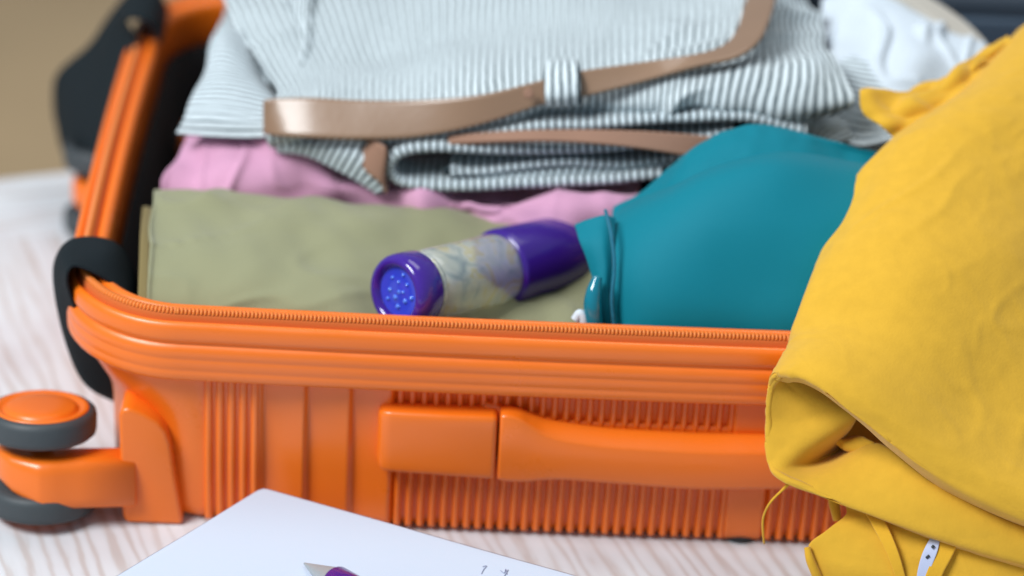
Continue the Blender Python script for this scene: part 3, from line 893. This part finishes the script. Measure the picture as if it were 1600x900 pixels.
ribbon('hem', [(21.05, 30.00, 20.98), (22.76, 29.40, 20.67), (24.61, 28.00, 19.92), (26.07, 26.50, 19.00), (27.37, 24.00, 18.33)],
       [(21.51, 31.40, 21.43), (23.63, 30.80, 20.88), (25.89, 29.40, 20.02), (27.30, 27.60, 19.29), (28.19, 25.00, 18.75)], CREAM, shirt, thick=0.4, nv=30)

# ------------------------------------------------------------------ dark pouch at the back right corner
pouch = root('navy_pouch', (16, 38, 1.3), R(2))
tag(pouch, 'dark navy zip pouch standing behind the white shirt', 'pouch')
pb = prism('body', [(-9.5, 0), (26, 0), (26, 15.5), (24.5, 16.6), (-8, 16.6), (-9.5, 15.5)], 0.0, 5.5, NAVY, pouch, bev=0.9, seg=4)
prism('front_panel', [(4.0, 10.2), (17.5, 10.2), (17.5, 15.2), (4.0, 15.2)], -0.35, 0.3, NAVY_L, pb, bev=0.3)
prism('zip_band', [(-8.0, 9.0), (25, 9.0), (25, 9.6), (-8.0, 9.6)], -0.3, 0.3, DARKRUB, pb, bev=0.1)

# ------------------------------------------------------------------ bottle
ax = Vector((0.66, 0.72, -0.165)).normalized()
b0 = Vector((-6.22, 3.40, 13.41))
BM = Matrix.Translation(b0) @ ax.to_track_quat('Z', 'Y').to_matrix().to_4x4() @ Matrix.Scale(1.05, 4)
bottle = root('bottle', tuple(b0 + ax * 7 - Vector((0, 0, 1.9))))
tag(bottle, 'clear plastic bottle with purple cap and purple body lying on olive trousers', 'bottle')
lathe('cap', [(1.30, 0.32), (1.36, 0.18), (1.46, 0.04), (1.62, 0.0), (1.80, 0.10), (1.92, 0.32), (1.96, 0.6), (1.96, 1.55), (1.90, 1.66), (1.7, 1.68)], 64, PURPLE_CAP, bottle, BM)
cc = lathe('cap_centre', [(0.0, 0.34), (0.5, 0.36), (0.95, 0.40), (1.18, 0.34), (1.30, 0.34)], 48, BLUE, bottle, BM)
for k in range(12):
    a = 2.4 * k + 0.4
    rr = 0.30 * math.sqrt(k) * 0.98
    q = random.uniform(0.55, 1.15)
    lathe('cap_bead', [(0.0, -0.08), (0.09 * q, -0.055), (0.15 * q, 0.0), (0.16 * q, 0.08)], 12, PALEBLUE, bottle, BM @ Matrix.Translation((rr * math.cos(a), rr * math.sin(a), 0.33)))
lathe('neck_ring', [(1.7, 1.72), (1.86, 1.74), (1.90, 1.85), (1.86, 1.98), (1.78, 2.0)], 64, CLEAR, bottle, BM)
lathe('clear_body', [(1.76, 2.0), (1.84, 2.15), (1.88, 2.5), (1.90, 4.5), (1.93, 7.3), (1.90, 7.6), (1.8, 7.7)], 64, CLEAR, bottle, BM)
lathe('purple_body', [(0.0, 7.6), (1.85, 7.6), (2.06, 7.7), (2.14, 7.9), (2.16, 14.5), (1.95, 15.2), (1.6, 15.6), (0.0, 15.7)], 64, PURPLE, bottle, BM)

# ------------------------------------------------------------------ teal bra
bra = root('teal_bra', (11.60, 6.00, 10.24))
tag(bra, 'teal moulded bra cup resting at the front of the suitcase beside the bottle', 'bra')
loft('cup', [
    [(5.54, 3.40, 9.55), (7.42, 3.20, 9.58), (10.51, 3.20, 9.57), (13.94, 3.20, 9.58), (17.35, 3.20, 9.79), (20.71, 3.40, 10.66)],
    [(5.31, 3.90, 11.62), (7.24, 3.00, 12.23), (10.28, 2.70, 12.38), (13.66, 2.70, 12.51), (17.40, 3.00, 12.64), (20.51, 4.00, 13.06)],
    [(5.16, 4.80, 14.04), (7.08, 3.90, 14.82), (10.11, 3.60, 14.97), (13.82, 3.70, 15.13), (17.57, 4.20, 15.28), (20.35, 5.20, 15.50)],
    [(5.02, 6.60, 15.41), (6.99, 5.60, 16.50), (9.96, 5.20, 17.56), (13.66, 5.30, 17.92), (17.46, 6.00, 17.79), (20.31, 7.20, 17.55)],
    [(5.18, 8.60, 15.76), (7.31, 7.80, 17.33), (9.94, 7.50, 18.89), (13.63, 7.70, 19.73), (17.53, 8.60, 18.99), (20.08, 9.40, 18.36)],
    [(5.91, 10.60, 15.47), (8.07, 10.20, 17.08), (10.38, 10.00, 18.74), (13.79, 10.20, 19.53), (17.36, 10.80, 18.88), (19.88, 11.20, 18.45)],
    [(6.32, 12.00, 14.72), (8.35, 12.00, 16.18), (10.69, 12.00, 17.92), (13.97, 12.20, 18.75), (17.21, 12.60, 18.20), (19.89, 12.80, 17.95)]],
    110, 90, TEAL, bra, thick=0.25, wr=((6.0, 0.35, 1.0, 0), (3.0, 0.10, 3.0, 70)), seed=51)
loft('upper_edge', [
    [(5.24, 8.80, 14.85), (7.57, 8.80, 16.31), (9.70, 8.80, 17.98), (12.58, 9.20, 18.87), (15.56, 9.60, 18.70), (18.07, 10.00, 18.19), (20.07, 10.60, 17.78)],
    [(5.22, 10.40, 15.29), (7.33, 10.40, 16.67), (9.44, 10.60, 18.55), (12.42, 11.00, 19.77), (15.25, 11.40, 19.51), (17.85, 12.40, 18.73), (20.19, 12.60, 18.30)],
    [(5.33, 11.40, 15.27), (6.93, 11.80, 16.27), (9.58, 12.20, 18.73), (12.46, 12.60, 20.14), (15.33, 12.80, 19.63), (17.49, 12.80, 19.10), (20.21, 13.00, 18.46)],
    [(5.53, 12.40, 14.47), (7.00, 12.80, 15.47), (9.67, 13.20, 17.87), (12.58, 13.60, 19.30), (15.47, 13.80, 18.78), (17.64, 13.80, 18.25), (20.38, 14.00, 17.72)]],
    120, 26, TEAL, bra, thick=0.2, wr=((0.9, 0.08, 1.0, 0), (2.5, 0.2, 1.5, 0)), seed=52)
loft('side_wing', [
    [(3.12, 7.60, 15.95), (3.92, 7.40, 16.48), (4.77, 7.40, 16.76), (5.38, 7.80, 16.37)],
    [(3.47, 6.20, 15.53), (4.13, 5.80, 15.85), (4.81, 5.70, 15.94), (5.35, 6.00, 15.55)],
    [(4.05, 5.40, 14.43), (4.54, 4.90, 14.72), (4.98, 4.80, 14.80), (5.35, 5.20, 14.42)],
    [(4.30, 4.80, 13.60), (4.66, 4.30, 13.81), (5.04, 4.20, 13.77), (5.34, 4.60, 13.38)],
    [(4.24, 4.20, 12.37), (4.70, 3.60, 12.64), (5.11, 3.50, 12.60), (5.48, 4.00, 12.16)],
    [(4.56, 3.60, 10.37), (4.97, 3.20, 10.42), (5.31, 3.10, 10.38), (5.67, 3.40, 10.15)]],
    24, 60, TEAL, bra, thick=0.22, wr=((1.5, 0.12, 1.0, 0),), seed=53)
tube('piping', [(4.77, 7.00, 17.19), (5.15, 5.40, 16.42), (5.37, 4.40, 15.03), (5.32, 3.60, 13.53), (5.65, 3.00, 11.55)], 0.10, TEAL_LACE, bra)
tube('satin_strap', [(4.50, 3.90, 14.78), (4.34, 3.50, 14.10), (4.32, 3.20, 13.30), (4.53, 3.00, 12.07), (4.73, 3.00, 10.91)], [0.25, 0.42, 0.5, 0.45, 0.4], TEAL_GLOSS, bra, n=16)
tube('plastic_hook', [(3.41, 3.00, 12.58), (3.66, 3.10, 12.93), (3.88, 3.00, 12.61), (3.94, 2.90, 11.70)], 0.24, WHITE, bra, n=12)

# ------------------------------------------------------------------ yellow garment
yel = root('yellow_garment', (22, -5, 0))
tag(yel, 'folded yellow twill garment draped over the right front of the suitcase', 'garment')
loft('folded_layers', [
    # front opening: lower layer, left fold, upper lip (edges rolled under)
    [(31.21, -6.60, 3.08), (27.13, -6.20, 4.33), (23.12, -5.60, 5.26), (19.81, -4.80, 5.96), (16.88, -4.00, 6.68), (14.76, -3.60, 7.55), (14.25, -2.50, 8.01), (13.94, -1.70, 9.30), (13.80, -1.50, 11.03), (13.92, -1.70, 12.23), (14.65, -2.60, 13.01), (15.77, -3.60, 13.05), (17.46, -4.40, 11.88), (19.83, -5.20, 10.38), (22.54, -5.80, 8.97), (26.75, -6.20, 7.28), (30.83, -6.60, 5.77)],
    [(30.88, -7.80, 4.14), (26.85, -7.40, 5.30), (22.89, -6.80, 6.18), (19.61, -6.00, 6.83), (16.68, -5.00, 7.33), (14.59, -4.20, 7.91), (13.98, -3.20, 8.31), (13.64, -2.40, 9.70), (13.49, -2.20, 11.54), (13.64, -2.40, 12.76), (14.45, -3.40, 13.65), (15.72, -4.50, 13.64), (17.37, -5.40, 12.58), (19.72, -6.20, 11.13), (22.41, -6.80, 9.73), (26.48, -7.40, 8.22), (30.51, -7.80, 6.77)],
    [(30.71, -8.20, 4.91), (26.70, -7.80, 6.06), (22.76, -7.20, 6.90), (19.51, -6.40, 7.50), (16.59, -5.40, 7.93), (14.59, -4.40, 8.15), (14.04, -3.60, 8.59), (13.73, -2.80, 9.95), (13.58, -2.60, 11.74), (13.70, -2.80, 12.92), (14.45, -3.60, 13.87), (15.75, -4.60, 13.92), (17.39, -5.60, 12.96), (19.72, -6.40, 11.55), (22.40, -7.00, 10.16), (26.39, -7.60, 8.69), (30.41, -8.00, 7.28)],
    [(30.73, -6.80, 6.28), (26.70, -6.40, 7.48), (22.73, -5.60, 8.58), (20.29, -4.40, 9.54), (18.85, -2.60, 9.29), (17.64, -1.00, 7.94), (18.05, -2.40, 10.74), (16.91, -2.00, 11.21), (15.38, -1.70, 12.16), (14.10, -1.60, 13.25), (14.87, -2.50, 14.29), (16.13, -3.80, 14.54), (17.82, -5.00, 13.91), (20.14, -5.90, 12.63), (22.65, -6.50, 11.26), (26.32, -7.00, 9.83), (30.33, -7.40, 8.50)],
    [(31.56, -3.00, 4.50), (27.39, -2.80, 5.71), (23.27, -2.60, 6.71), (20.18, -2.40, 7.57), (18.08, -2.20, 8.69), (16.53, -1.80, 9.44), (15.39, -1.20, 10.26), (14.77, -0.60, 11.61), (14.48, -0.20, 12.90), (14.71, 0.00, 14.14), (15.76, -0.40, 14.99), (17.32, -1.20, 15.33), (19.24, -2.20, 15.06), (21.39, -3.00, 14.14), (23.77, -3.60, 12.74), (26.85, -4.00, 11.27), (30.63, -4.40, 9.64)],
    [(32.21, 1.60, 4.85), (27.95, 1.60, 5.80), (24.35, 1.60, 7.18), (21.81, 1.60, 8.42), (19.97, 1.60, 9.69), (18.29, 1.60, 11.15), (16.84, 1.80, 12.31), (15.81, 2.00, 13.68), (15.36, 2.20, 15.07), (15.60, 2.20, 16.03), (16.76, 2.00, 16.77), (18.33, 1.40, 17.18), (20.25, 0.60, 17.16), (22.41, 0.00, 16.48), (24.65, -0.40, 15.33), (27.28, -0.80, 13.82), (30.83, -1.00, 11.85)],
    [(32.57, 6.00, 7.08), (28.87, 6.00, 8.48), (25.90, 6.00, 9.91), (23.30, 6.00, 11.34), (21.43, 6.00, 12.61), (19.74, 6.00, 13.88), (18.23, 6.00, 15.15), (16.92, 5.80, 16.14), (16.70, 5.80, 17.05), (17.28, 5.80, 17.69), (18.35, 5.40, 18.52), (19.93, 4.80, 19.10), (21.72, 4.20, 19.13), (23.72, 3.60, 18.61), (25.80, 3.20, 17.63), (28.17, 3.00, 15.97), (31.12, 2.80, 13.96)],
    [(32.92, 11.00, 9.98), (29.92, 11.00, 11.02), (27.60, 11.00, 12.49), (25.29, 11.00, 13.95), (23.70, 11.00, 15.45), (22.13, 11.00, 16.92), (20.76, 11.00, 18.21), (19.97, 11.00, 19.05), (20.01, 11.00, 19.67), (20.54, 11.00, 20.24), (21.47, 10.60, 20.94), (22.74, 10.00, 21.37), (24.40, 9.40, 21.29), (26.15, 9.00, 20.63), (27.95, 8.60, 19.59), (30.04, 8.40, 17.90), (32.37, 8.20, 15.81)],
    [(33.80, 16.00, 14.33), (31.83, 16.00, 15.43), (29.88, 16.00, 16.52), (28.30, 16.00, 17.62), (27.08, 16.00, 18.74), (26.07, 16.00, 19.67), (25.26, 16.00, 20.41), (24.84, 16.00, 20.97), (24.96, 16.00, 21.44), (25.43, 16.00, 21.93), (26.16, 15.80, 22.45), (27.20, 15.40, 22.84), (28.56, 15.00, 22.79), (29.98, 14.60, 22.28), (31.46, 14.20, 21.39), (33.03, 14.00, 20.02), (34.72, 14.00, 18.16)],
    [(35.24, 22.00, 16.00), (33.59, 22.00, 17.14), (32.32, 22.00, 18.29), (31.06, 22.00, 19.43), (30.19, 22.00, 20.38), (29.36, 22.00, 21.14), (28.77, 22.00, 21.70), (28.49, 22.00, 22.16), (28.58, 22.00, 22.56), (29.05, 22.00, 22.91), (29.82, 22.00, 23.19), (30.82, 21.60, 23.49), (31.85, 21.20, 23.48), (32.97, 21.00, 23.08), (34.13, 20.80, 22.36), (35.32, 20.60, 21.49), (36.59, 20.40, 20.06)]],
    230, 150, YELLOW, yel, thick=0.32, offs=0, wr=((7.0, 0.55, 1.8, 60), (3.0, 0.16, 2.2, 50), (2.6, -0.10, 2.5, 55), (1.6, -0.05, 2.0, -30), (0.8, 0.015, 1.0, 0)), seed=61, flip=None)
loft('hanging_layer', [
    [(17.90, -4.00, 6.43), (18.74, -4.20, 7.15), (21.02, -4.80, 6.97), (24.27, -5.60, 6.70), (29.45, -6.60, 6.31)],
    [(17.89, -4.60, 6.02), (19.39, -5.00, 6.61), (21.33, -5.60, 6.52), (24.23, -6.40, 6.24), (29.41, -7.20, 5.92)],
    [(16.88, -5.40, 5.61), (19.10, -5.80, 5.61), (21.36, -6.30, 5.61), (24.26, -7.00, 5.47), (29.48, -7.60, 5.02)],
    [(15.94, -5.80, 4.79), (18.64, -6.50, 4.71), (21.39, -7.00, 4.74), (24.30, -7.50, 4.63), (29.54, -8.00, 4.11)],
    [(16.24, -6.20, 3.45), (18.70, -7.00, 3.75), (21.45, -7.50, 3.74), (24.35, -8.00, 3.79), (29.58, -8.40, 3.40)],
    [(17.21, -6.20, 0.92), (19.27, -7.00, 1.40), (21.86, -7.50, 1.51), (24.60, -8.00, 1.63), (29.82, -8.40, 1.64)]],
    90, 70, YELLOW, yel, thick=0.25, wr=((3.5, 0.25, 1.0, 70), (1.2, 0.06, 1.4, 20), (1.5, -0.06, 2, 40)), seed=62)
ribbon('side_hem', [(18.59, -4.90, 6.80), (19.10, -5.75, 6.29), (19.84, -6.75, 5.34), (20.44, -7.35, 4.09), (20.99, -7.55, 2.48)],
       [(19.29, -5.00, 6.91), (19.86, -5.90, 6.43), (20.46, -6.90, 5.48), (20.96, -7.40, 4.15), (21.43, -7.65, 2.58)], YELLOW_HEM, yel, thick=0.16, nv=30)
ribbon('pocket_welt', [(22.82, -6.10, 6.82), (22.34, -6.95, 5.70), (21.92, -7.50, 4.87), (21.63, -7.90, 3.55)],
       [(23.73, -6.30, 6.69), (23.24, -7.15, 5.66), (22.76, -7.65, 4.78), (22.42, -8.00, 3.47)], YELLOW_HEM, yel, thick=0.26, nv=24)
tube('hem_roll', [(17.09, -3.40, 7.02), (17.32, -3.60, 6.18), (17.56, -3.80, 5.26)], [0.22, 0.3, 0.22], YELLOW_HEM, yel, n=12)
tube('edge_roll', [(15.89, -6.00, 4.88), (16.09, -6.30, 4.30), (16.57, -6.50, 3.28), (17.10, -6.60, 1.79)], [0.16, 0.24, 0.26, 0.24], YELLOW_HEM, yel, n=12)
lb = ribbon('care_label', [(22.19, -6.35, 6.39), (21.68, -7.05, 5.65), (21.46, -7.50, 4.84), (21.41, -7.80, 3.86)],
       [(22.55, -6.40, 6.60), (22.43, -7.10, 5.88), (22.09, -7.60, 4.94), (21.91, -7.90, 3.96)], LABEL_W, yel, thick=0.05, nv=16)
for a, b in (((21.84, -7.32, 5.45), (21.98, -7.30, 5.60)), ((22.10, -7.10, 5.94), (22.19, -7.05, 6.07))):
    tube('label_mark', [a, tuple((np.array(a) + np.array(b)) / 2), b], 0.07, LABEL_K, yel, n=6, res=5)
tube('loose_thread', [(14.95, -3.90, 7.51), (14.56, -4.20, 7.21), (13.92, -4.40, 6.44), (13.68, -4.20, 5.43), (13.73, -4.20, 4.57), (13.86, -4.20, 3.78)], [0.12, 0.07, 0.06, 0.07, 0.05], YELLOW_HEM, yel, n=8)
# gathered tail of the garment at the back
loft('gathered_tail', [
    [(23.14, 12.50, 18.60), (21.33, 12.60, 19.14), (20.06, 13.00, 19.93), (18.87, 13.60, 20.63), (18.60, 14.40, 20.79), (19.30, 15.40, 20.69), (20.80, 16.20, 20.57), (22.65, 17.00, 20.70)],
    [(24.59, 13.50, 19.18), (22.79, 13.60, 19.61), (21.45, 13.40, 20.40), (20.38, 13.80, 20.86), (20.11, 14.80, 20.93), (21.08, 15.80, 21.00), (22.58, 16.60, 21.04), (24.40, 17.40, 21.49)],
    [(26.09, 15.00, 19.93), (24.64, 15.00, 20.24), (23.48, 14.80, 20.85), (22.39, 15.00, 21.28), (22.48, 16.00, 21.38), (23.27, 16.80, 21.38), (24.75, 17.60, 21.73), (26.24, 18.40, 22.09)],
    [(27.98, 17.00, 21.09), (26.87, 17.00, 21.42), (25.74, 17.00, 21.82), (25.05, 17.40, 21.99), (25.14, 18.20, 22.04), (25.94, 19.00, 22.13), (27.10, 19.80, 22.32), (28.27, 20.60, 22.43)],
    [(30.25, 19.00, 22.29), (29.13, 19.00, 22.54), (28.09, 19.40, 22.62), (27.44, 20.00, 22.64), (27.55, 20.80, 22.62), (28.39, 21.60, 22.57), (29.58, 22.40, 22.61), (30.75, 23.00, 22.74)]],
    80, 80, YELLOW, yel, thick=0.25, offs=0, wr=((2.4, 1.0, 0.6, 0), (1.2, 0.3, 0.7, 0)), seed=63)

# ------------------------------------------------------------------ writing pad and pen
ZP = 3.5
pad_c = Vector((-12.75, -0.69, 3.50))
pl = (Vector((-19.28, -9.91, 3.50)) - pad_c).normalized()
pr = (Vector((4.21, -7.70, 3.50)) - pad_c).normalized()
A, B = pad_c, pad_c + pr * 29.7
Cc, Dd = pad_c + pr * 29.7 + pl * 21.5, pad_c + pl * 21.5
pad = root('writing_pad', tuple((A + Cc) / 2 - Vector((0, 0, 3.5))))
tag(pad, 'thick white writing pad lying in front of the suitcase', 'writing pad')
def inset_quad(e):
    cen = (A + B + Cc + Dd) / 4
    return [(p + (cen - p).normalized() * e) for p in (A, B, Cc, Dd)]
q = inset_quad(0.12)
adopt(prism('page_block', [(p.x, p.y) for p in q], 0.25, ZP - 0.06, PAPER_EDGE, axis='z'), pad)
adopt(prism('back_board', [(p.x, p.y) for p in (A, B, Cc, Dd)], 0.02, 0.24, CREAM, axis='z'), pad)
def lerp(a, b, t): return tuple(np.array(a) * (1 - t) + np.array(b) * t)
sheet_rows = []
for t in np.linspace(0, 1, 5):
    p0, p1 = lerp(A, Dd, t), lerp(B, Cc, t)
    sheet_rows.append([lerp(p0, p1, s) for s in np.linspace(0, 1, 5)])
loft('top_sheet', sheet_rows, 40, 30, PAPER, pad, thick=0.03, wr=((9.0, 0.05, 1.0, 0),), seed=71)
def stroke(pts):
    tube('handwriting', [(x, y, ZP + 0.035) for x, y, z in pts], 0.018, INK, pad, n=5, res=16)
stroke([(-0.80, -8.00, 3.50), (-0.69, -7.57, 3.50), (-0.56, -7.26, 3.50), (-0.76, -7.34, 3.50)])
stroke([(0.17, -7.61, 3.50), (0.37, -7.83, 3.50), (0.43, -7.46, 3.50), (0.51, -7.93, 3.50)])
stroke([(0.56, -7.51, 3.50), (0.41, -8.00, 3.50)] + [(0.32, -8.24, 3.50)])
pen = root('pen', (-6.91, -10.64, 3.60))
tag(pen, 'purple pen with a pointed steel tip lying on the writing pad', 'pen')
p_tip = Vector((-9.89, -8.03, 3.62)); p_end = Vector((-0.91, -20.39, 3.62))
pa = (p_end - p_tip); pa.z = 0; pa.normalize(); pa.z = 0.20; pa.normalize()
PM = Matrix.Translation(p_tip) @ pa.to_track_quat('Z', 'Y').to_matrix().to_4x4()
lathe('tip', [(0.0, 0.0), (0.05, 0.04), (0.10, 0.25), (0.74, 3.0), (0.78, 3.2), (0.0, 3.25)], 32, STEEL, pen, PM)
lathe('barrel', [(0.0, 3.1), (0.78, 3.1), (0.86, 3.25), (0.88, 5), (0.8, 13.5), (0.5, 13.9), (0.0, 14.0)], 32, PURPLE, pen, PM)
